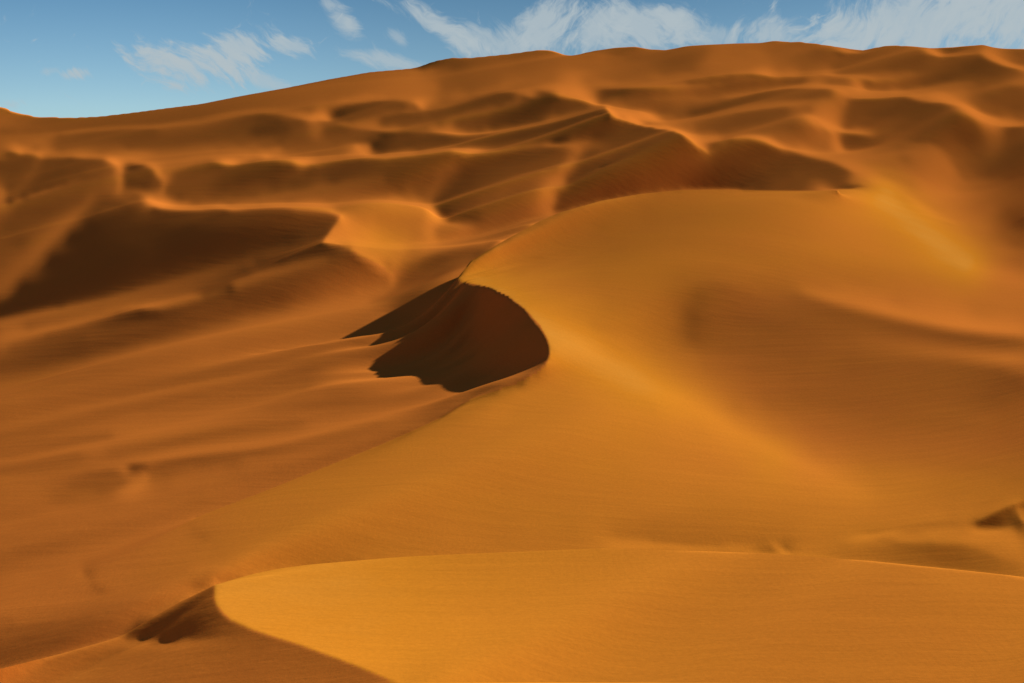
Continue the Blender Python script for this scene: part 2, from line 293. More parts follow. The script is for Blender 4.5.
def tone_solve(segs,spots,edges,soft):
    t=None
    def level(k,it,t,under=()):
        W,V,cx,cy=build(list(segs)+list(under),spots,edges,soft,k)
        W2=np.minimum(W,1e9); mean=V.sum()/W.sum()
        if t is None: t=np.full(W.shape,mean)
        elif t.shape!=W.shape:
            yy=np.minimum(np.arange(W.shape[0])/2,t.shape[0]-1); xx=np.minimum(np.arange(W.shape[1])/2,t.shape[1]-1)
            y0=np.minimum(yy.astype(int),t.shape[0]-2); x0=np.minimum(xx.astype(int),t.shape[1]-2)
            fy=(yy-y0)[:,None]; fx=(xx-x0)[None]
            t=(t[y0][:,x0]*(1-fy)*(1-fx)+t[y0+1][:,x0]*fy*(1-fx)+t[y0][:,x0+1]*(1-fy)*fx+t[y0+1][:,x0+1]*fy*fx)
        bi=1.0
        A=lambda u: W2*3*u + lap(u,cx,cy)*.25 + bi*lap(lap(u,cx,cy),cx,cy)*.5
        dg=W2*3+1+bi*10
        r=3*V-A(t); z=r/dg; p=z.copy(); rz=(r*z).sum()
        for _ in range(it):
            Ap=A(p); al=rz/(p*Ap).sum(); t=t+al*p; r-=al*Ap; z=r/dg; rn=(r*z).sum(); p=z+rn/rz*p; rz=rn
        return t
    for k,it in ((4,600),(2,300),(1,100)): t=level(k,it,t)
    # just under each traced far crest the shaded face begins at once
    def at(x,y):
        gx=np.clip((x-X0)/ST,0,NX-1.01); gy=np.clip((y-Y0)/ST,0,NY-1.01); i=gx.astype(int); j=gy.astype(int); fx=gx-i; fy=gy-j
        return (t[j,i]*(1-fx)+t[j,i+1]*fx)*(1-fy)+(t[j+1,i]*(1-fx)+t[j+1,i+1]*fx)*fy
    under=[]
    for s in segs:
        P=resample(s,3.)
        if len(P)<4 or P[:,1].max()>300: continue
        sl=np.abs(np.gradient(P[:,1]))/np.maximum(np.abs(np.gradient(P[:,0])),.3)
        d=at(P[:,0],P[:,1]+8.); ok=(d<P[:,2]-18)&(sl<.7)
        q=np.c_[P[:,0],P[:,1]+3.3,d*1.0]; run=[]
        for o,a in zip(ok,q):
            if o: run.append(tuple(a))
            else:
                if len(run)>1: under.append(run)
                run=[]
        if len(run)>1: under.append(run)
    t=level(1,160,t,under)
    # faint wind streaks that run along the flat on the left and across the large slope
    yy,xx=np.mgrid[0:NY,0:NX]; x=X0+xx*ST; y=Y0+yy*ST; rng=np.random.default_rng(4)
    def streak(c,along,per,n):
        k=np.arange(400); r1=np.convolve(rng.normal(size=400),[.25,.5,.25],'same'); r2=np.convolve(rng.normal(size=400),[.25,.5,.25],'same')
        w=.5+.5*np.sin(along/n+r1[(c/per).astype(int)%400]*2.)
        a=np.interp(c/per,k,r1); b=np.interp(c/per,k,r2); return a*w+b*(1-w)
    sm=lambda v,a,b: np.clip((v-a)/(b-a),0,1)**2*(3-2*np.clip((v-a)/(b-a),0,1))
    left=sm(y+.30*x,375,410)*(1-sm(y+.42*x,560,600))*(1-sm(x,330,430))*sm(y,310,340)
    c=y+(.20+.06*sm(y,340,420))*x+40; t=t*(1-.05*left)
    t=t*(1+left*(.045*streak(c,x,6.,90)+.022*streak(c,x,2.6,60)))
    rightm=sm(x,560,760)*sm(y,210,260)*(1-sm(y,470,520)); c2=y-.16*x+300
    t=t*(1+rightm*.012*streak(c2,x,6.,120))
    frontm=sm(y,575,600); t=t*(1+frontm*.004*streak(y-.12*x+300,x,7.,150))
    far=1-sm(y,195,235); t=np.where(t<122,t+far*(122-t)*(.28+.32*sm(x,600,800)),t)
    t=np.where(t>150,t+far*(t-150)*.15,t)
    return np.clip(t,30,240)
F=1400.; HV=200.            # focal length in pixels, row of the horizon
PX0,PX1,NX=-88.,1112.,601
S0,S1,NS=np.log(62.),np.log(1700.),897
EL,AZ=np.radians(18.),np.radians(55.)
MU=4e-5; LPERP=1.4e-6
SUN=np.array([np.cos(EL)*np.cos(AZ),np.cos(EL)*np.sin(AZ),np.sin(EL)])
KL,AMB=1.6,.08
PINS="""
215,585,94.2 240,577.5,96 255,573.5,97.1 280,568.5,98.4 310,564.5,99.5 340,562,100.2 400,557,101.6 440,555,101.9 600,548.3,102.5 760,553,101.1 870,561,98.9 960,570,96.5 1024,577,94.7 1100,585,92.7
-80,690,75.7 0,669,80.3 60,654,83.9 120,637,88.1 150,619,91.2 180,602,93.3 215,585,94.2
214.5,598,88.6 216,604,87.3 222,613,85.4 232,621,83.8 250,629,82.2 300,645,79.3 330,656,77.4 360,667,75.5 390,680,73.5 420,692,71.7
457,279,278 470,262,287 485,252,294 500,243,301 520,232,311 540,221,321 560,212.5,331 600,201,348 640,194,362 680,190,374 720,189.5,384 760,190.5,391 800,191,396 838,190.2,400
457,279,278 475,284,270 500,292,258 525,309,243 540,325,233 549,345,222 546,365,213 530,377,208 500,389,203 470,400,199 440,418,193 400,436,187 340,461,178 260,493,167 195,518,159
"""
BASE="""
100,683,77.5 100,720,71.5 -80,720,71.5 300,683,77 300,720,71 500,683,74.5 500,620,86 700,683,75.5 700,620,87 900,683,75.5 900,620,86 600,720,69 800,720,69.5 1024,720,70 1024,640,81 1100,720,70 400,620,85 165,641,87.5 225,638,85.2 190,632,88.3
300,615,118 600,592,120 900,598,118 1024,614,114 450,603,119 750,594,119 0,688,95 60,674,97 150,642,105 200,620,110 -80,700,92
50,640,108 0,610,125 0,560,142 0,480,170 0,400,212 0,330,266 0,290,300 100,600,129 100,550,147 80,575,137 100,480,170 100,400,214 100,300,290 200,560,143 200,480,174 200,400,217 300,440,199 300,400,220 300,330,280 200,340,262 -80,560,142 -80,400,212 -80,300,290
500,545,151 600,545,150 700,545,151 800,535,152 500,520,160 500,450,183 600,480,174 600,420,194 700,480,174 650,385,209 700,410,204 780,455,188 850,488,172 900,510,163 1000,500,166 1024,480,175 1024,530,155 900,545,147 1000,562,139 860,538,151 980,523,150
600,360,218 560,340,226 600,250,302 650,300,268 700,300,264 700,240,318 800,240,322 800,300,268 800,360,235 800,420,208 900,400,215 900,330,266 900,260,318 900,210,380 960,240,345 1024,330,268 1024,280,320 1024,400,215 1024,240,375 1100,330,268 1100,240,375 1100,480,174 1100,560,142 520,280,276
457,331,262 450,365,233 440,400,207 500,369,227 400,340,256 380,380,232 420,310,272 430,295,285 400,300,300
150,260,335 100,205,420 200,210,410 340,217,402 322,242,366 389,271,322 420,250,352 435,211,430 480,246,345 420,265,330 30,240,355 0,215,400
600,190,490 700,187,490 800,180,490 600,150,610 700,150,600 860,175,480 950,190,440 1024,200,430 1024,150,620 900,150,590 480,200,465 480,150,620 350,200,440 350,150,630 200,190,465 200,150,640 60,190,465 60,150,660 0,150,660 0,180,500 -80,150,650 -80,200,430
200,120,830 350,110,840 60,128,860 480,100,850 600,100,850 720,100,840 850,100,830 950,110,790 1024,125,720 1100,125,720
600,75,1010 480,80,1000 720,70,1030 850,70,1020 950,75,980 1024,85,940 350,90,1000 1100,85,940
-80,100,960 0,108,960 22,115,950 70,118,950 130,113,970 200,104,1000 285,88,1060 370,72,1110 415,68,1130 450,58,1150 535,50.5,1180 575,55.5,1180 635,47,1190 705,45,1190 785,41.5,1190 824,45,1180 885,46,1160 950,48,1150 985,46,1150 1024,49,1150 1100,52,1150
0,135,1400 130,135,1400 285,115,1450 415,95,1500 600,80,1500 785,75,1500 950,75,1500 1100,80,1500 -80,130,1400
0,150,1700 300,140,1700 600,120,1700 900,110,1700 1100,110,1700 -80,150,1700
"""
BOWLP="432,338,261 474,367,235 392,321,277 440,385,220 497,377,222 450,352,250 426,303,281 412,332,270 460,330,257 370,370,230 392,360,240 400,382,218 362,350,247 441,364,238 456,366,237 428,370,231 464,352,247 415,372,228 475,345,247 519,379,217 482,388,214"
SKY="-80,100 0,108 10,111 22,115 40,117.5 70,118 100,116.5 130,113 160,109 200,104 240,96 285,88 330,79 370,72 400,69.5 415,68 435,61 450,58 470,58 510,54 535,50.5 550,51 565,55.5 575,55.5 590,51.5 615,48 635,47 650,49.5 668,50 685,46.5 705,45 735,43.5 760,43 774,41 785,42 800,42 824,45 845,48 862,50.5 870,49 885,46 905,46 925,48 950,48 985,45 990,47 1005,49 1024,49.5 1100,52"
P_=lambda s:[[tuple(map(float,a.split(','))) for a in l.split()] for l in s.strip().splitlines()]
SKX=[-80,0,70,130,200,285,370,415,450,535,705,785,885,950,1024,1100]
SKD=[960,960,950,970,1000,1060,1110,1130,1150,1180,1190,1190,1160,1150,1150,1150]
PE_EXTRA=[(-80,690,75.7),(0,669,80.3),(60,654,83.9),(120,637,88.1),(150,619,91.2),(180,602,93.3)]
L1F=[(-80,105),(0,108),(60,112),(120,114.5),(150,118),(180,122.5),(215,127.5),(300,134.5),(440,140.5),(600,145.5),(760,144.7),(870,142),(960,138.5),(1024,136),(1100,133)]
L2F=[(457,292),(470,315),(500,345),(540,390),(560,415),(600,455),(640,475),(680,487),(720,490),(760,485),(790,460),(820,430),(838,404)]
dot=lambda a,b: float(np.dot(a.ravel(),b.ravel()))
BOWL=[(376,340),(392,318),(415,298),(440,276),(462,262),(474,258),(458,278),(463,284),(490,290),(523,310),(545,338),(547,360),(520,379),(470,392),(430,380),(395,358)]
RING=[(318,372),(365,335),(392,306),(415,288),(450,268),(475,392),(435,406),(380,404),(335,394)]
def poly_in(poly,x,y):
    ins=np.zeros(x.shape,bool); P=np.array(poly,float); j=len(P)-1
    for i in range(len(P)):
        c=((P[i,1]>y)!=(P[j,1]>y))
        with np.errstate(divide='ignore',invalid='ignore'): xi=(P[j,0]-P[i,0])*(y-P[i,1])/(P[j,1]-P[i,1])+P[i,0]
        ins^=c&(x<xi); j=i
    return ins
def masked(poly,n):
    yy,xx=np.mgrid[0:361,0:597]; m=poly_in(poly,xx*2.-84,yy*2.).astype(float)
    for _ in range(n):
        m[1:-1]=(m[:-2]+2*m[1:-1]+m[2:])/4; m[:,1:-1]=(m[:,:-2]+2*m[:,1:-1]+m[:,2:])/4
    return m
J1,J2=120,464                # rows that follow the crest of the nearest dune and the far crest of the large one
def knots(px):
    PE=P_(PINS); e=np.array(sorted(set(PE[0]+PE_EXTRA))); g=np.array(PE[3]); ds=(S1-S0)/(NS-1)
    def i1(c,tail):
        x=np.arange(-400.,1500.); y=np.log(np.interp(x,c[:,0],c[:,2]))
        if tail:                      # carry the slope on a little past the end of the crest, so that the rows bend gently
            k=c[0,0]; m=x<k; y[m]=y[m]-.0020*70*(1-np.exp((x[m]-k)/70))
        ker=np.hanning(43)[1:-1]; ker/=ker.sum(); y=np.convolve(np.pad(y,20,mode='edge'),ker,'valid')
        return np.interp(px,x,y)
    sg=np.array([S0,S0+J1*ds,np.log(165.),S0+J2*ds,np.log(700.),S1]); o=np.ones_like(px)
    return sg,np.stack([S0*o,i1(e,False),sg[2]*o,i1(g,True),sg[4]*o,S1*o],1)
def warp(px,sig):
    sg,kn=knots(px); out=np.empty((len(sig),len(px)))
    for i in range(len(px)): out[:,i]=np.interp(sig,sg,kn[i])
    return out
def unwarp(px,s):
    sg,kn=knots(px); return np.array([np.interp(s[i],kn[i],sg) for i in range(len(px))])
class Lev:
    def __init__(s,k):
        s.k=k; s.nx=(NX-1)//k+1; s.ns=(NS-1)//k+1
        s.px=np.linspace(PX0,PX1,s.nx); s.s=np.linspace(S0,S1,s.ns)
        s.dx=s.px[1]-s.px[0]; s.ds=s.s[1]-s.s[0]
        s.pc=(.5*(s.px[1:]+s.px[:-1])-512.)[None]
        s.S=warp(s.px,s.s); a=s.S
        s.sg=((a[1:,:-1]-a[:-1,:-1]+a[1:,1:]-a[:-1,1:])/(2*s.ds)); s.sx=(a[:-1,1:]-a[:-1,:-1]+a[1:,1:]-a[1:,:-1])/(2*s.dx)
        s.ig=1/s.sg; s.k_=s.sx/s.sg
    def pq(s,h):
        a=h[:-1,:-1];b=h[:-1,1:];c=h[1:,:-1];d=h[1:,1:]
        hs=(c-a+d-b)/(2*s.ds); p=(b-a+d-c)/(2*s.dx)-s.k_*hs; hs=hs*s.ig
        return p,((a+b+c+d)/4+hs-s.pc*p)/F
    def pqT(s,gp,gq):      # adjoint
        gq=gq/F; gp=gp-s.pc*gq; gs=(gq*s.ig-gp*s.k_)/(2*s.ds); gp=gp/(2*s.dx); g4=gq/4
        o=np.zeros((s.ns,s.nx),gp.dtype)
        o[:-1,:-1]+=g4-gp-gs; o[:-1,1:]+=g4+gp-gs; o[1:,:-1]+=g4-gp+gs; o[1:,1:]+=g4+gp+gs
        return o
def pinset(L,lines,base):
    rows=[]
    for pts,w,dense in ((lines,3.,True),(base,.008 if L.k>2 else .002,False),(P_(BOWLP),.06,False)):
        for n_,l in enumerate(pts):
            if dense:
                q=np.array(l); out=[]
                for a,b in zip(q[:-1],q[1:]):
                    n=max(1,int(np.hypot(*(b-a)[:2])/4)); t=np.arange(n)[:,None]/n; out.append(a+(b-a)*t)
                out.append(q[-1:]); q=np.concatenate(out)
            else: q=np.array(l)
            if dense and n_ in (0,1): q[:,2]=np.exp(knots(q[:,0])[1][:,1])
            if dense and n_==3: q[:,2]=np.exp(knots(q[:,0])[1][:,3])
            rows.append(np.c_[q,np.full(len(q),.5 if dense and n_ in (2,4) else w)])
    sk=np.array(P_(SKY)[0]); x=np.arange(-84,1108,4.); y=np.interp(x,sk[:,0],sk[:,1])
    b=np.array([p for l in P_(BASE) for p in l if 940<p[2]<1195 and p[1]<120])
    o=np.argsort(b[:,0]); sel=b[o]
    Ys=np.interp(x,[-80,0,70,130,200,285,370,415,450,535,705,785,885,950,1024,1100],[960,960,950,970,1000,1060,1110,1130,1150,1180,1190,1190,1160,1150,1150,1150])
    rows.append(np.c_[x,y,Ys,np.full(len(x),.4)])
    for near,far,sl in ((sorted(set(lines[0]+PE_EXTRA)),L1F,430.),(lines[3],L2F,170.)):
        e=np.array(near); g=np.array(far); x=np.arange(max(-84,g[0,0]),min(1108,g[-1,0]),4.)
        for back in (0.,.012,.024): rows.append(np.c_[x,np.interp(x,e[:,0],e[:,1])+4.+sl*back,np.interp(x,g[:,0],g[:,1])*(1-back),np.full(len(x),.012)])
    P=np.concatenate(rows)
    P=P[(P[:,0]>PX0)&(P[:,0]<PX1)&(np.log(P[:,2])>S0)&(np.log(P[:,2])<=S1)]
    gx=(P[:,0]-PX0)/L.dx; gy=(unwarp(P[:,0],np.log(P[:,2]))-S0)/L.ds
    ix=np.clip(gx.astype(int),0,L.nx-2); iy=np.clip(gy.astype(int),0,L.ns-2); fx=gx-ix; fy=gy-iy
    idx=np.stack([iy*L.nx+ix,iy*L.nx+ix+1,(iy+1)*L.nx+ix,(iy+1)*L.nx+ix+1]); wt=np.stack([(1-fy)*(1-fx),(1-fy)*fx,fy*(1-fx),fy*fx])
    return idx,wt,HV-P[:,1],P[:,3]
def bil(T,x0,y0,st,x,y):
    gx=np.clip((x-x0)/st,0,T.shape[1]-1.001); gy=np.clip((y-y0)/st,0,T.shape[0]-1.001)
    ix=gx.astype(int); iy=gy.astype(int); fx=gx-ix; fy=gy-iy
    return (T[iy,ix]*(1-fx)+T[iy,ix+1]*fx)*(1-fy)+(T[iy+1,ix]*(1-fx)+T[iy+1,ix+1]*fx)*fy
def visible(v):
    run=np.minimum.accumulate(v,0); vis=np.zeros_like(v,bool); vis[1:]=v[1:]<run[:-1]; vis[0]=True
    return vis
def solve(tone_map,edge_map,soft_map,lam=.6e-7,log=True,schedule=((8,8,400),(4,6,220),(2,5,160),(1,4,110))):
    lin=np.where(tone_map/255<.04045,tone_map/255/12.92,((tone_map/255+.055)/1.055)**2.4)
    BM=masked(BOWL,2); RM=masked(RING,36)
    TI=np.maximum((lin-AMB)/KL,-.05)
    PE=P_(PINS); PE[0]=PE[0]; PE[0]=sorted(set(PE[0]+PE_EXTRA)); pins=P_(PINS),P_(BASE); h=None; h0=None; hid=None
    for k,outer,iters in schedule:
        L=Lev(k); idx,wt,hp,pw=pinset(L,*pins)
        if h is not None:
            n=np.zeros((L.ns,L.nx)); n[::2,::2]=h; n[1::2,::2]=.5*(h[:-1]+h[1:]); n[:,1::2]=.5*(n[:,:-2:2]+n[:,2::2]); h=n
            n=np.zeros_like(h); n[::2,::2]=h0up; n[1::2,::2]=.5*(h0up[:-1]+h0up[1:]); n[:,1::2]=.5*(n[:,:-2:2]+n[:,2::2]); h0up=n
        else: h=np.zeros((L.ns,L.nx))
        pxc=L.pc+512.
        ar=L.dx*L.ds*F*.25                                            # cell area in rough image pixels
        first=(k==schedule[0][0])
        sk=np.array(P_(SKY)[0]); vsky=np.interp(L.px,sk[:,0],sk[:,1])[None]
        ysk=np.interp(L.px,SKX,SKD)[None]; beyond=np.exp(L.S)>ysk*1.004
        bc=beyond[:-1,:-1]
        hid=np.zeros((L.ns,L.nx),bool); hidi=hid.copy(); Yn=np.exp(L.S)
        for near,far in ((PE[0],L1F),(PE[3],L2F)):
            e=np.array(near); g=np.array(far); yn=np.interp(L.px,e[:,0],e[:,2]); yf=np.interp(L.px,g[:,0],g[:,1]); on=(L.px>=e[0,0]-8)&(L.px<=e[-1,0]+8)&(yf>yn*1.01)
            hidi|=(Yn>yn*1.012)&(Yn<yf*.965)&on[None]
            hid|=(Yn>yn*1.0005)&(Yn<yf)&on[None]
        hid0=hid|beyond
        for o in range(outer+(1 if first else 0)):
            v=HV-h; vc=.25*(v[:-1,:-1]+v[:-1,1:]+v[1:,:-1]+v[1:,1:])
            lm=np.ones_like(h)
            fold=np.zeros((L.ns-1,L.nx)); EPS=np.float32(.1*k)
            if first and o==0: w=np.zeros_like(vc); lamb=lam*30
            else:
                lamb=lam*((10,4,2,1.5,1,1,1,1)[min(max(o-1,0),7)] if first else 1)
                if h0 is None: h0=h.copy(); h0up=h0
                hid=hid0; vis=~hid; vs=vis[:-1,:-1]&vis[1:,1:]&vis[:-1,1:]&vis[1:,:-1]&~bc
                dv=np.clip(.5*(v[:-1,:-1]-v[1:,:-1]+v[:-1,1:]-v[1:,1:]),.3*k,3.5*k)
                nf=~(hid[1:]|hid[:-1]|beyond[1:])
                dv0=np.clip(h0up[1:]-h0up[:-1],.2*k,1.2*k); EPS=(.16*dv0).astype(np.float32)
                nf&=~poly_in(BOWL,np.broadcast_to(L.px[None],nf.shape),v[:-1])
                fold=np.where(nf&(v[:-1]-v[1:]<EPS),.15,0.)
                E=bil(edge_map,-84.,0.,2.,np.broadcast_to(pxc,vc.shape),vc)
                w=np.where(vs&(vc<740)&(vc>30),dv*L.dx,0)*(1-.5*E)
                w=w*(1-.997*bil(BM,-84.,0.,2.,np.broadcast_to(pxc,vc.shape),vc))*(1-.85*bil(RM,-84.,0.,2.,np.broadcast_to(pxc,vc.shape),vc))
                En=bil(soft_map,-84.,0.,2.,np.broadcast_to(L.px[None],v.shape),v)*1.
                reg=1+1.2*(L.S<np.log(104.))-.6*np.clip((L.S-np.log(380.))/.15,0,1); lm=(1-.9*En)*reg; lm[J1//k]*=.03; cc=(L.px>455)&(L.px<840); lm[J2//k]=np.where(cc,lm[J2//k]*.03,lm[J2//k])
                pn=np.broadcast_to(L.px[None],v.shape); lm=lm*(1+(En<.3)*(60.*bil(BM,-84.,0.,2.,pn,v)**2+70.*bil(RM,-84.,0.,2.,pn,v)))
            T=bil(TI,-84.,0.,2.,np.broadcast_to(pxc,vc.shape),vc)
            p,q=L.pq(h); N=np.sqrt(1+p*p+q*q); I=(SUN[2]-p*SUN[0]-q*SUN[1])/N
            Ip=-SUN[0]/N-I*p/N**2; Iq=-SUN[1]/N-I*q/N**2
            r=I-T
            if log and w.sum()>0: print(k,o,'rms',np.sqrt((w*r*r).sum()/w.sum()),'vis',(w>0).mean())
            cx=lamb*ar*(F/L.dx**2)**2; cxs=2*lamb*ar/(L.dx*L.ds)**2; cs=lamb*ar/(F*L.ds**2)**2
            lx=cx*lm[:,1:-1]; ls=cs*lm[1:-1]; PA,PB=-math.sin(AZ),math.cos(AZ); lp=(LPERP*(lamb/lam)*ar)*np.clip(lm[1:-1,1:-1],.03,20.); kx=PA*PA*F/L.dx**2; kc=2*PA*PB/(4*L.dx*L.ds); ks=PB*PB/(F*L.ds**2)
            lxs=cxs*.25*(lm[:-1,:-1]+lm[1:,:-1]+lm[:-1,1:]+lm[1:,1:])
            def bend(u):
                g=np.zeros_like(u)
                d=lx*(u[:,2:]-2*u[:,1:-1]+u[:,:-2]); g[:,2:]+=d; g[:,1:-1]-=2*d; g[:,:-2]+=d
                # d2z/dY2 ~ h_ss + h_s
                e=.5*L.ds
                d=ls*((1+e)*u[2:]-2*u[1:-1]+(1-e)*u[:-2]); g[2:]+=(1+e)*d; g[1:-1]-=2*d; g[:-2]+=(1-e)*d
                d=lxs*(u[1:,1:]-u[1:,:-1]-u[:-1,1:]+u[:-1,:-1]); g[1:,1:]+=d; g[1:,:-1]-=d; g[:-1,1:]-=d; g[:-1,:-1]+=d
                d=lp*(kx*(u[1:-1,2:]-2*u[1:-1,1:-1]+u[1:-1,:-2])+kc*(u[2:,2:]-u[2:,:-2]-u[:-2,2:]+u[:-2,:-2])+ks*(u[2:,1:-1]-2*u[1:-1,1:-1]+u[:-2,1:-1]))
                g[1:-1,2:]+=kx*d; g[1:-1,:-2]+=kx*d; g[1:-1,1:-1]-=2*(kx+ks)*d; g[2:,1:-1]+=ks*d; g[:-2,1:-1]+=ks*d
                d*=kc; g[2:,2:]+=d; g[2:,:-2]-=d; g[:-2,2:]-=d; g[:-2,:-2]+=d
                return g
            def pinop(u):
                val=(u.ravel()[idx]*wt).sum(0)*pw
                return np.bincount(idx.ravel(),(wt*val).ravel(),L.nx*L.ns).reshape(L.ns,L.nx).astype(u.dtype)
            # beyond the skyline the land must stay below the line of sight
            pen=np.where(beyond&(not (first and o==0))&(h>HV-vsky-1.5-4*((L.S-np.log(ysk))/.1)),.3,0.)
            rm=np.full_like(h,-1e9); rm[1:]=np.maximum.accumulate(np.where(hid,-1e9,h),0)[:-1]
            tgt=HV-vsky-1.5-4*((L.S-np.log(ysk))/.1)
            hz=hidi&~beyond&(k<=4)
            act=hz&(h>rm-1.2); pen=np.where(act,.4,pen); tgt=np.where(act,rm-1.2,tgt)
            wpp=w*Ip*Ip;wpq=w*Ip*Iq;wqq=w*Iq*Iq
            mu=np.float32(0) if (first and o==0) else np.float32(MU*ar)
            def foldop(u,c=np.float32(0)):
                g=np.zeros_like(u); d=fold*(u[1:]-u[:-1]-c); g[1:]+=d; g[:-1]-=d; return g
            def A(u):
                a,b=L.pq(u)
                return L.pqT(wpp*a+wpq*b,wpq*a+wqq*b)+bend(u)+pinop(u)+foldop(u)+(pen+mu)*u
            grad=L.pqT(w*r*Ip,w*r*Iq)+bend(h)+foldop(h,EPS)+pen*(h-tgt)+pinop(h)-np.bincount(idx.ravel(),(wt*(hp*pw)).ravel(),L.nx*L.ns).reshape(L.ns,L.nx)
            dg=(6*cx+6*cs+4*cxs+LPERP*(lamb/lam)*ar*(6*kx*kx+4*kc*kc+6*ks*ks+8*kx*ks))*np.maximum(np.minimum(lm,20.),.1)
            wd=w*(Ip/(2*L.dx))**2+w*((Iq/F*L.ig-Ip*L.k_)/(2*L.ds))**2
            dg[:-1,:-1]+=wd;dg[1:,:-1]+=wd;dg[:-1,1:]+=wd;dg[1:,1:]+=wd
            dg+=np.bincount(idx.ravel(),(wt*wt*pw).ravel(),L.nx*L.ns).reshape(L.ns,L.nx)
            dg+=pen+mu; dg[1:]+=fold; dg[:-1]+=fold
            # single precision is plenty inside one linear solve
            f4=np.float32; grad=grad.astype(f4); dg=dg.astype(f4); lp,lx,ls,lxs,fold,pen,wpp,wpq,wqq=[a.astype(f4) for a in (lp,lx,ls,lxs,fold,pen,wpp,wpq,wqq)]
            sv=(L.pc,L.ig,L.k_); L.pc,L.ig,L.k_=[a.astype(f4) for a in sv]
            u=np.zeros(h.shape,f4); rr=-grad; z=rr/dg; pp=z.copy(); rz=dot(rr,z)
            n=3000 if (first and o==0) else iters
            for _ in range(n):
                Ap=A(pp); al=f4(rz/dot(pp,Ap)); u+=al*pp; rr-=al*Ap; z=rr/dg; rn=dot(rr,z); pp*=f4(rn/rz); pp+=z; rz=rn
            L.pc,L.ig,L.k_=sv; h=h+u*(1. if (first and o==0) else .8)
    return L,h,h0,hid
def lee(L,h):
    """the hidden lee side of the nearest dune: a slip face down to the ground that rises towards the next slope"""
    h=h.copy(); n=L.ns; js=np.arange(n); g=np.array(L1F); yf=np.interp(L.px,g[:,0],g[:,1]); jf=[]
    for i in range(L.nx): jf.append(np.interp(np.log(yf[i]),L.S[:,i],js))
    jf=np.convolve(np.pad(jf,3,mode='edge'),np.ones(7)/7,'valid')
    m=[]; 
    for i in range(L.nx):
        a=jf[i]+3.; m.append((np.interp(a+6,js,h[:,i])-np.interp(a,js,h[:,i]))/6)
    m=np.clip(np.convolve(np.pad(m,6,mode='edge'),np.ones(13)/13,'valid'),.8,3.5)
    for i in range(L.nx):
        a=jf[i]+3.; ha=np.interp(a,js,h[:,i]); j=js[J1:int(a)+1]
        up=np.maximum(ha-m[i]*(a-j),ha-38.); down=h[J1,i]-2.*(j-J1)
        v=2.*np.logaddexp(up/2.,down/2.); v[0]=h[J1,i]
        w=np.maximum(np.clip((j-(a-2))/2.,0,1),1-np.clip((L.px[i]-268)/30,0,1)); h[J1:int(a)+1,i]=v*(1-w)+h[J1:int(a)+1,i]*w
    return h
def edgemap(edges,sig=1.5):
    E=np.zeros((NY,NX)); yy,xx=np.mgrid[0:NY,0:NX]
    for e in edges:
        P=resample([(a,b) for a,b in e],1.)
        for x,y in P:
            gx=(x+84)/2; gy=y/2; i0=max(0,int(gx)-5); j0=max(0,int(gy)-5)
            sub=E[j0:j0+12,i0:i0+12]
            if sub.size==0: continue
            Y,X=np.mgrid[j0:j0+sub.shape[0],i0:i0+sub.shape[1]]
            np.maximum(sub,np.exp(-.5*(((X-gx)*2)**2+((Y-gy)*2)**2)/sig**2),out=sub)
    return E
# ------------------------------------------------------------------ the scene
import bpy
def build_height():
    segs,spots,edges,soft=parse()
    T=tone_solve(segs,spots,edges,soft); 
    L,h,h0,hid=solve(T,edgemap(edges,1.),np.maximum(edgemap([edges[i] for i in (4,5,6,7,8)],2.2),.8*edgemap(edges[2:3],2.6)),log=False)
    return L,lee(L,h)
def refine(L,h):
    """denser columns (1 px) by cubic interpolation, then margins on every side"""
    a=np.pad(h,((0,0),(1,2)),mode='edge'); n=h.shape[1]
    mid=(-a[:,0:n-1]+9*a[:,1:n]+9*a[:,2:n+1]-a[:,3:n+2])/16
    H=np.empty((h.shape[0],2*n-1)); H[:,::2]=h; H[:,1::2]=mid
    px=np.linspace(PX0,PX1,2*n-1)
    return px,warp(px,L.s),H
def smooth1(a,n,ax):
    for _ in range(n):
        p=np.pad(a,[(1,1) if i==ax else (0,0) for i in range(2)],mode='edge')
        a=(np.take(p,range(0,a.shape[ax]),ax)+2*a+np.take(p,range(2,a.shape[ax]+2),ax))/4
    return a
def margins(px,ss,H):
    off=np.array([6,14,26,42,62,90,125,170,230,300,390,500,650,850,1100.])
    tg=smooth1(H[:,:1],60,0)[:,0]; tr=smooth1(H[:,-1:],60,0)[:,0]
    def side(edge,far,o):
        w=np.exp(-o/160.)[None]; ow=8*np.sin(o/90.)[None]*(1-np.exp(-o/120.))[None]
        return edge[:,None]*w+far[:,None]*(1-w)-ow
    Lm=side(H[:,0],tg,off)[:,::-1]; Rm=side(H[:,-1],tr,off)
    H=np.concatenate([Lm,H,Rm],1); px=np.concatenate([PX0-off[::-1],px,PX1+off])
    ss=np.concatenate([np.repeat(ss[:,:1],len(off),1),ss,np.repeat(ss[:,-1:],len(off),1)],1)
    Y=np.exp(ss); z=H*Y/F
    # near ground: from under the tripod down to the first dune
    yn=np.array([1.,2.5,5,9,14,20,27,34,41,48,54,58.5]); z0=z[0]
    t=(yn/Y[0,0])[:,None]; prof=-1.7-1.2*t-(22)*t*t*(3-2*t)
    zn=prof+(z0[None]-(-24.9))*t**3
    yf=np.array([1750,1850,2000,2200,2500,3000,4000,6000,9000.]); zl=z[-1]
    tf=np.clip((yf-1700)/1300,0,1)[:,None]; zf=zl[None]*(1-tf)+(-20)*tf-.09*np.minimum(yf-1700,300)[:,None]*(1-tf)
    z=np.concatenate([zn,z,zf]); one=np.ones((1,len(px))); Y=np.concatenate([yn[:,None]*one,Y,yf[:,None]*one])
    X=(px[None]-512)/F*Y
    return px,Y,X,z
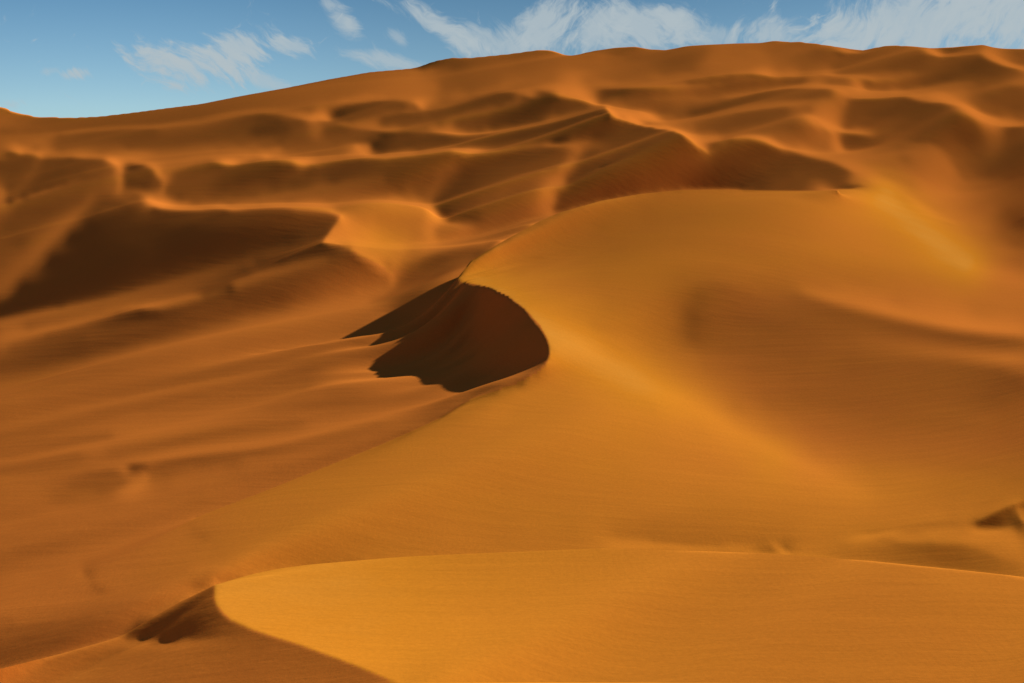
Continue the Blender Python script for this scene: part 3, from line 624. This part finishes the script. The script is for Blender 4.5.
def BEHIND(c):
    x=512+F*c[:,0]/c[:,1]; b=np.zeros(len(c),bool); PE=P_(PINS)
    for near,far in ((sorted(set(PE[0]+PE_EXTRA)),L1F),(PE[3],L2F)):
        e=np.array(near); g=np.array(far); yn=np.interp(x,e[:,0],e[:,2]); yf=np.interp(x,g[:,0],g[:,1])
        b|=(c[:,1]>yn*1.0008)&(c[:,1]<yf*.995)&(x>=e[0,0])&(x<=e[-1,0])
    return b
scene=bpy.context.scene
L,h=build_height()
px,s_,H=refine(L,h)
crest=np.clip((H-smooth1(smooth1(H,20,0),30,1)-.25)/1.3,0,1); crest=smooth1(smooth1(crest,2,0),2,1)   # how far a spot stands above its surroundings
pad=[(12,9),(15,15)]; crest=np.pad(crest,pad,mode='edge').ravel()
px,Y,X,Z=margins(px,s_,H)
ny,nx=Z.shape
co=np.stack([X,Y,Z],-1).reshape(-1,3)
idx=np.arange(ny*nx).reshape(ny,nx)
quads=np.stack([idx[:-1,:-1],idx[:-1,1:],idx[1:,1:],idx[1:,:-1]],-1).reshape(-1,4)
# vertex normals of the whole sheet, shared by the pieces so that no seam shows
q=co[quads]; fn=np.cross(q[:,2]-q[:,0],q[:,3]-q[:,1]); fn/=np.linalg.norm(fn,axis=1)[:,None]+1e-12
vn=np.zeros_like(co)
# a sharp crest keeps the normal of the side that is lit: faces just behind a crest do not round it off
wq=np.where(BEHIND(co[quads].mean(1)),.02,1.)
for k in range(4):
    for c in range(3): vn[:,c]+=np.bincount(quads[:,k],fn[:,c]*wq,len(co))
vn/=np.linalg.norm(vn,axis=1)[:,None]+1e-12
# which dune each face belongs to
cy=co[quads].mean(1); fpx=512+F*cy[:,0]/cy[:,1]; fv=HV-F*cy[:,2]/cy[:,1]
PE=P_(PINS); e0=np.array(sorted(set(PE[0]+PE_EXTRA))); g0=np.array(L1F)
fy=cy[:,1]
ymid=.5*(np.interp(fpx,e0[:,0],e0[:,2])+np.interp(fpx,g0[:,0],g0[:,1]))
grp=np.full(len(quads),2)                                   # 2: sand flat on the left
near=fy<ymid
ed=parse()[2]
y_top=np.interp(fpx,[-88,0,100,230,340,390,457,520,600,700,800,885,930,975,1024,1112],[335,322,300,264,246,272,270,240,201,190,191,187,212,248,275,300])
crest2=np.array(PE[3]); g2=np.array(L2F)
ysil=np.interp(fpx,crest2[:,0],crest2[:,2]); yfar=np.interp(fpx,g2[:,0],g2[:,1])
far=np.where((fpx>457)&(fpx<838),fy>.5*(ysil+yfar),fv<y_top)&~near&(fy>230)
brink=np.array([(195,518),(220,508),(260,493),(300,477),(340,461),(380,445),(410,432),(440,418),(470,400),(490,393),(520,382),(538,372),(546,365),(550,355),(548,340),(540,325),(525,309),(508,296),(490,288),(475,284),(462,282.5),(457,279)])
right=poly_in([(-88,640)]+[(60,590)]+list(map(tuple,brink))+[(457,100),(2000,100),(2000,900),(-88,900)],fpx,fv)
grp[right]=1
grp[far]=3
grp[near]=0
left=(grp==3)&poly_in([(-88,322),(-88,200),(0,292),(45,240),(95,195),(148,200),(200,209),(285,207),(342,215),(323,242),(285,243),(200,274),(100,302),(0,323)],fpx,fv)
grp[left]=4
# painted light: sand paler gold where sunlit, redder in dim hollows and far range
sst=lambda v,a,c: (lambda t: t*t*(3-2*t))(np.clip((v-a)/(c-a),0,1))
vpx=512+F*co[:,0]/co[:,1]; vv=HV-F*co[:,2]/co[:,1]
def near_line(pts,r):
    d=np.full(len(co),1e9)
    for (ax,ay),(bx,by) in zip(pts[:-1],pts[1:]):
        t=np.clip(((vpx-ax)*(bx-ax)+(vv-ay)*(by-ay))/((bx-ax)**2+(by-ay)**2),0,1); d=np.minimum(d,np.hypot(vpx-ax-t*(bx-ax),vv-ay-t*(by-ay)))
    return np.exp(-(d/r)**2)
gold=near_line([(885,200),(925,232),(965,262)],26)  # sunlit ridge at upper right, painted as paler sand
shade_far=1-.75*gold-.4*np.exp(-((vpx-385)/45)**2-((vv-240)/30)**2)
shade_far=shade_far-.2*crest*sst(Y.ravel(),330,420)  # bright crest rims painted by paling the raised ground
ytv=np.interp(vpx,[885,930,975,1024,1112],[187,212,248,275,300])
shade_main=.60+.10*(1-sst(vv,230,300))+.40*(1-sst(vpx,70,330))+.36*sst(vpx,620,760)*sst(vv,255,310)*(1-sst(vv,430,500))  # dim hollow on the right painted redder
wm=sst(vpx,840,900)*(1-sst(vv,ytv,ytv+70)); shade_main=shade_main*(1-wm)+shade_far*wm
shade_near=.33+.35*sst(vpx,300,850); shade_near=np.where((vpx<390)&poly_in([(-88,500),(215,560),(214,595),(216,604),(232,621),(250,629),(300,645),(330,656),(390,680),(420,692),(420,760),(-88,760)],vpx,vv),.9,shade_near)
shade_main=shade_main-.34*near_line([(480,288),(540,328),(600,359),(700,411),(770,450)],30)*(1-wm)-.5*gold*(1-wm)  # long lit ridge painted in with paler sand
SHADE=[shade_near,np.clip(shade_main,0,1),np.ones(len(co)),np.clip(shade_far,0,1),np.ones(len(co))]
# --- material
def N(nt,t,**k):
    n=nt.nodes.new(t)
    for a,b in k.items():
        if a in n.inputs: n.inputs[a].default_value=b
        else: setattr(n,a,b)
    return n
def sand():
    m=bpy.data.materials.new('sand'); m.use_nodes=True; nt=m.node_tree; b=nt.nodes['Principled BSDF']; lk=nt.links.new
    b.inputs['Roughness'].default_value=.95; b.inputs['Specular IOR Level'].default_value=0.
    tc=N(nt,'ShaderNodeTexCoord'); at=N(nt,'ShaderNodeAttribute',attribute_name='shade_tint')
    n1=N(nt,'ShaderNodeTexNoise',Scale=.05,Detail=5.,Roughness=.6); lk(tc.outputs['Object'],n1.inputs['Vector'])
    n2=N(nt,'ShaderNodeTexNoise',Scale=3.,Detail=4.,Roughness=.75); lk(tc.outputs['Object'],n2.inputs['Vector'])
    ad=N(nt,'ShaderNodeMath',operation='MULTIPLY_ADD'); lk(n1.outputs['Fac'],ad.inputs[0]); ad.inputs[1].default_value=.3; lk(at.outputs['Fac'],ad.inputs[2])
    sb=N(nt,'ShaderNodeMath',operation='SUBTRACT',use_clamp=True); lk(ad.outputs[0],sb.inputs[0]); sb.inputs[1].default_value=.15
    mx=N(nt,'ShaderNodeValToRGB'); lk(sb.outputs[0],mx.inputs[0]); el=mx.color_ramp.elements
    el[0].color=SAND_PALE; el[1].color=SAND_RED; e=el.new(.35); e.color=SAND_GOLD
    # grains of darker and paler mineral
    gr=N(nt,'ShaderNodeMapRange'); lk(n2.outputs['Fac'],gr.inputs[0]); gr.inputs[1].default_value=.25; gr.inputs[2].default_value=.75; gr.inputs[3].default_value=.91; gr.inputs[4].default_value=1.09
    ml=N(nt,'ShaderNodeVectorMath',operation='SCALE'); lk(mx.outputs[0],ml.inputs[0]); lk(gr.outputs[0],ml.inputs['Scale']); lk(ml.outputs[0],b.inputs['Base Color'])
    # wind ripples in patches, low streaks along the wind
    mp=N(nt,'ShaderNodeMapping'); mp.inputs['Rotation'].default_value=(0,0,math.radians(-28)); mp.inputs['Scale'].default_value=(1,.16,1); lk(tc.outputs['Object'],mp.inputs['Vector'])
    rp=N(nt,'ShaderNodeTexNoise',Scale=2.6,Detail=2.,Roughness=.5,Distortion=.4); lk(mp.outputs['Vector'],rp.inputs['Vector'])
    pt=N(nt,'ShaderNodeTexNoise',Scale=.06,Detail=2.); lk(tc.outputs['Object'],pt.inputs['Vector'])
    pm=N(nt,'ShaderNodeMapRange'); lk(pt.outputs['Fac'],pm.inputs[0]); pm.inputs[1].default_value=.42; pm.inputs[2].default_value=.68
    rh=N(nt,'ShaderNodeMath',operation='MULTIPLY'); lk(rp.outputs['Fac'],rh.inputs[0]); lk(pm.outputs[0],rh.inputs[1])
    b1=N(nt,'ShaderNodeBump',Strength=.16,Distance=.07); lk(rh.outputs[0],b1.inputs['Height'])
    mq=N(nt,'ShaderNodeMapping'); mq.inputs['Rotation'].default_value=(0,0,math.radians(-12)); mq.inputs['Scale'].default_value=(.12,1,1); lk(tc.outputs['Object'],mq.inputs['Vector'])
    st=N(nt,'ShaderNodeTexNoise',Scale=.45,Detail=4.,Roughness=.6); lk(mq.outputs['Vector'],st.inputs['Vector'])
    b3=N(nt,'ShaderNodeBump',Strength=.12,Distance=.35); lk(st.outputs['Fac'],b3.inputs['Height']); lk(b1.outputs['Normal'],b3.inputs['Normal'])
    b2=N(nt,'ShaderNodeBump',Strength=.15,Distance=.05); lk(n2.outputs['Fac'],b2.inputs['Height']); lk(b3.outputs['Normal'],b2.inputs['Normal'])
    lk(b2.outputs['Normal'],b.inputs['Normal'])
    return m
SKY_TINT=[(.0,(.84,.92,.95)),(.13,(.78,.87,.90)),(.28,(.47,.63,.69)),(.40,(.22,.20,.19)),(.6,(.10,.06,.04)),(1.,(.08,.045,.03))]
CLOUDS=[(195,62,75,24,-6,.75,0,.43),(165,66,62,20,-20,.85,0,.42),(225,55,62,26,14,.85,0,.42),(288,47,34,13,-5,.7,0,.44),(265,80,48,12,-15,.6,0,.44),(72,74,17,8,0,.85,0,.42),(48,72,17,7,10,.5,0,.42),(10,104,20,8,0,.5,0,.44),
 (338,14,36,14,-48,.65,1,.44),(352,24,12,8,-40,.5,1,.42),(440,26,105,15,-33,.85,1,.44),(392,62,52,10,-14,.7,1,.45),(398,38,16,8,-40,.5,1,.44),(545,30,58,40,60,.85,2,.42),(505,46,80,20,-20,.7,1,.43),(640,28,74,38,-15,.85,1,.40),(600,30,50,36,0,.7,2,.42),(682,26,34,28,-40,.6,1,.42),
 (775,34,54,20,0,.75,2,.40),(850,36,75,24,0,.75,2,.40),(940,20,130,44,10,.85,2,.36),(720,36,40,16,0,.5,2,.42),(1000,15,80,50,0,.7,2,.38)]
SAND_PALE=(.63,.275,.045,1); SAND_GOLD=(.62,.214,.0175,1); SAND_RED=(.585,.166,.0245,1)  # ramp from sunlit tone to shaded tone
msand=sand()
NAMES=[('sand_dune','low smooth sand dune nearest the camera, curved crest edge lit gold on its left end','sand dune'),
       ('sand_dune','large central sand dune with a long smooth orange face and one curved knife edge crest','sand dune'),
       ('sand_flat','gently streaked orange sand flat sloping down left of the large central dune','sand flat'),
       ('hills','high range of many overlapping dark and orange dunes reaching the skyline','dune range'),
       ('sand_dune','dark brown shaded sand dune face beside the left edge, under a thin bright crest','sand dune')]
for g,(nm,lab,cat) in enumerate(NAMES):
    f=quads[grp==g]; used=np.unique(f); remap=np.full(len(co),-1); remap[used]=np.arange(len(used)); f=remap[f]
    me=bpy.data.meshes.new(nm); me.vertices.add(len(used)); me.vertices.foreach_set('co',co[used].astype(np.float32).ravel())
    me.loops.add(f.size); me.loops.foreach_set('vertex_index',f.astype(np.int32).ravel())
    me.polygons.add(len(f)); me.polygons.foreach_set('loop_start',np.arange(0,f.size,4,dtype=np.int32))
    me.update(calc_edges=True); me.validate()
    me.polygons.foreach_set('use_smooth',np.ones(len(me.polygons),bool))
    me.normals_split_custom_set_from_vertices(vn[used].astype(np.float32))
    ia=me.attributes.new('shade_tint','FLOAT','POINT'); ia.data.foreach_set('value',SHADE[g][used].astype(np.float32))
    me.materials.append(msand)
    ob=bpy.data.objects.new(nm,me); scene.collection.objects.link(ob); ob['kind']='structure'; ob['label']=lab; ob['category']=cat
# --- unseen dunes beside and behind the camera, added to bounce warm fill
def surround():
    az=np.radians(np.linspace(49.,311.,132)); r=np.concatenate([np.linspace(1.6,60,24),np.geomspace(64,9000,60)])
    R,A=np.meshgrid(r,az,indexing='ij'); Xs=R*np.sin(A); Ys=R*np.cos(A)
    zr=np.interp(r*math.cos(az[0]),Y[:,-1],Z[:,-1]); zl=np.interp(r*math.cos(az[0]),Y[:,0],Z[:,0])
    w0=sst(A,math.radians(49),math.radians(95)); w1=sst(A,math.radians(311),math.radians(265))
    crest=.12+.035*np.sin(A*5+1)+.02*np.sin(A*11+2)
    hill=-1.7-14*sst(R,2,70)+np.minimum(R,700)*crest*sst(R,60,330)+6*np.sin(R/70+A*6)*sst(R,60,200)
    hill=hill*(1-sst(R,900,3000))-20*sst(R,900,3000)
    Zs=np.where(A<math.pi,zr[:,None]*(1-w0)+hill*w0,zl[:,None]*(1-w1)+hill*w1)
    n,m=R.shape; c=np.stack([Xs,Ys,Zs],-1).reshape(-1,3); i=np.arange(n*m).reshape(n,m)
    f=np.stack([i[:-1,:-1],i[1:,:-1],i[1:,1:],i[:-1,1:]],-1).reshape(-1,4)
    me=bpy.data.meshes.new('hills'); me.from_pydata(c.tolist(),[],f[:,::-1].tolist()); me.update()
    me.polygons.foreach_set('use_smooth',np.ones(len(f),bool)); ia=me.attributes.new('shade_tint','FLOAT','POINT'); ia.data.foreach_set('value',np.full(len(c),.6,np.float32)); me.materials.append(msand)
    o=bpy.data.objects.new('hills',me); scene.collection.objects.link(o); o['kind']='structure'; o['label']='unseen smooth orange sand hills around and behind the viewpoint, added to bounce warm light'; o['category']='dune range'
surround()
# --- light
sd=bpy.data.lights.new('sun','SUN'); sd.energy=SUN_E; sd.angle=math.radians(.5); sd.color=(1,.97,.83)
so=bpy.data.objects.new('sun',sd); scene.collection.objects.link(so)
from mathutils import Vector
so.rotation_euler=Vector(SUN).to_track_quat('Z','Y').to_euler()
# --- sky
w=bpy.data.worlds.new('World'); scene.world=w; w.use_nodes=True; w.cycles.sampling_method='MANUAL'; w.cycles.sample_map_resolution=256; nt=w.node_tree; nt.nodes.clear(); lk=nt.links.new
out=N(nt,'ShaderNodeOutputWorld'); bg=N(nt,'ShaderNodeBackground',Strength=SKY_E); lk(bg.outputs[0],out.inputs[0])
sky=N(nt,'ShaderNodeTexSky',sky_type='NISHITA'); sky.sun_disc=False; sky.sun_elevation=float(EL); sky.sun_rotation=math.pi/2-float(AZ)
sky.altitude=1500; sky.air_density=1.; sky.dust_density=.3; sky.ozone_density=3.

tc=N(nt,'ShaderNodeTexCoord'); sx=N(nt,'ShaderNodeSeparateXYZ'); lk(tc.outputs['Generated'],sx.inputs[0])
def M(op,a,c=None,d=None,clamp=False):
    n=nt.nodes.new('ShaderNodeMath'); n.operation=op; n.use_clamp=clamp
    for i,v in enumerate((a,c,d)):
        if v is None: continue
        if isinstance(v,(int,float)): n.inputs[i].default_value=v
        else: lk(v,n.inputs[i])
    return n.outputs[0]
def MR(v,a,b_,c=0.,d=1.,smooth=True):
    n=nt.nodes.new('ShaderNodeMapRange'); n.interpolation_type='SMOOTHSTEP' if smooth else 'LINEAR'
    lk(v,n.inputs[0])
    for i,q in enumerate((a,b_,c,d)): n.inputs[1+i].default_value=q
    return n.outputs[0]
dx,dy,dz=sx.outputs
# deep polarised blue: paler at the horizon, darker towards the sun's side; unseen overhead dimmed and warmed to tune shadow fill
rp=N(nt,'ShaderNodeValToRGB'); lk(MR(dz,0.,.5,0,1,False),rp.inputs[0]); cr=rp.color_ramp
for p,cl in SKY_TINT:
    e=cr.elements.new(p); e.color=(*cl,1)
cr.elements.remove(cr.elements[0]); cr.elements.remove(cr.elements[-1])
t1=N(nt,'ShaderNodeMix',data_type='RGBA',blend_type='MULTIPLY'); t1.inputs[0].default_value=1; lk(sky.outputs[0],t1.inputs[6]); lk(rp.outputs[0],t1.inputs[7])
t2=N(nt,'ShaderNodeVectorMath',operation='SCALE'); lk(t1.outputs[2],t2.inputs[0]); lk(MR(dx,-.36,.05,1.2,.78),t2.inputs['Scale'])
# cirrus, drawn in direction space (tangents of azimuth and height, as degrees-like units)
yy=M('MAXIMUM',dy,.05)
u=M('MULTIPLY',M('DIVIDE',dx,yy),14.); v=M('MULTIPLY',M('DIVIDE',dz,yy),14.)       # 1 unit = 100 px of the photograph
front=MR(dy,.05,.2)
cv=N(nt,'ShaderNodeCombineXYZ'); lk(u,cv.inputs[0]); lk(v,cv.inputs[1])
wn=N(nt,'ShaderNodeTexNoise',Scale=1.3,Detail=3.); lk(cv.outputs[0],wn.inputs['Vector'])
wv=N(nt,'ShaderNodeVectorMath',operation='SUBTRACT'); lk(wn.outputs['Color'],wv.inputs[0]); wv.inputs[1].default_value=(.5,.5,.5)
def fibre(ang,stretch,scale,warp,seed,detail=5.,rough=.66):
    s_=N(nt,'ShaderNodeVectorMath',operation='SCALE'); lk(wv.outputs[0],s_.inputs[0]); s_.inputs['Scale'].default_value=warp
    ad=N(nt,'ShaderNodeVectorMath',operation='ADD'); lk(cv.outputs[0],ad.inputs[0]); lk(s_.outputs[0],ad.inputs[1])
    mp=N(nt,'ShaderNodeMapping'); mp.vector_type='TEXTURE'; lk(ad.outputs[0],mp.inputs['Vector'])
    mp.inputs['Rotation'].default_value=(0,0,math.radians(ang)); mp.inputs['Scale'].default_value=(stretch,1,1); mp.inputs['Location'].default_value=(seed,seed*1.7,0)
    n=N(nt,'ShaderNodeTexNoise',Scale=scale,Detail=detail,Roughness=rough); lk(mp.outputs[0],n.inputs['Vector'])
    return n.outputs['Fac']
def blob(cx,cy,rx,ry,ang):
    """soft ellipse; centre and radii in photograph pixels, angle anticlockwise"""
    a=math.radians(ang); x=M('SUBTRACT',u,(cx-512)/100); y=M('SUBTRACT',v,(200-cy)/100)
    p=M('ADD',M('MULTIPLY',x,math.cos(a)*100/rx),M('MULTIPLY',y,math.sin(a)*100/rx)); q=M('ADD',M('MULTIPLY',x,-math.sin(a)*100/ry),M('MULTIPLY',y,math.cos(a)*100/ry))
    return M('POWER',2.718,M('MULTIPLY',M('ADD',M('MULTIPLY',p,p),M('MULTIPLY',q,q)),-1.))
f1=fibre(-33,5.,8.5,.45,3.1); f2=fibre(-36,6.,5.5,.6,7.7); f3=fibre(52,4.,6.,.6,1.3)
dens=None
for (cx,cy,rx,ry,ang,st,f,bias) in CLOUDS:
    m_=blob(cx,cy,rx,ry,ang); ff=(f1,f2,f3)[f]
    # the mask lowers the threshold that the fibres must pass, so the edge frays
    k=M('MULTIPLY',MR(M('ADD',M('MULTIPLY',M('SUBTRACT',ff,bias+.08),2.4),M('MULTIPLY',m_,1.15)),.42,1.2),st)
    dens=k if dens is None else M('SUBTRACT',1.,M('MULTIPLY',M('SUBTRACT',1.,dens),M('SUBTRACT',1.,k)))
dens=M('MULTIPLY',dens,front)
cm=N(nt,'ShaderNodeMix',data_type='RGBA'); lk(dens,cm.inputs[0]); lk(t2.outputs[0],cm.inputs[6]); cm.inputs[7].default_value=(4.8,5.6,6.0,1)
lk(cm.outputs[2],bg.inputs[0])
# --- camera
cd=bpy.data.cameras.new('camera'); cam=bpy.data.objects.new('camera',cd); scene.collection.objects.link(cam); scene.camera=cam
cd.sensor_width=36; cd.lens=36*F/1024; cd.clip_start=.5; cd.clip_end=20000
cam.rotation_euler=(math.pi/2,0,0); cd.shift_y=-(341.5-HV)/1024; cam.location=(0,0,0)
vs=scene.view_settings; vs.view_transform='Standard'; vs.look='None'; vs.exposure=EXPO; vs.gamma=1
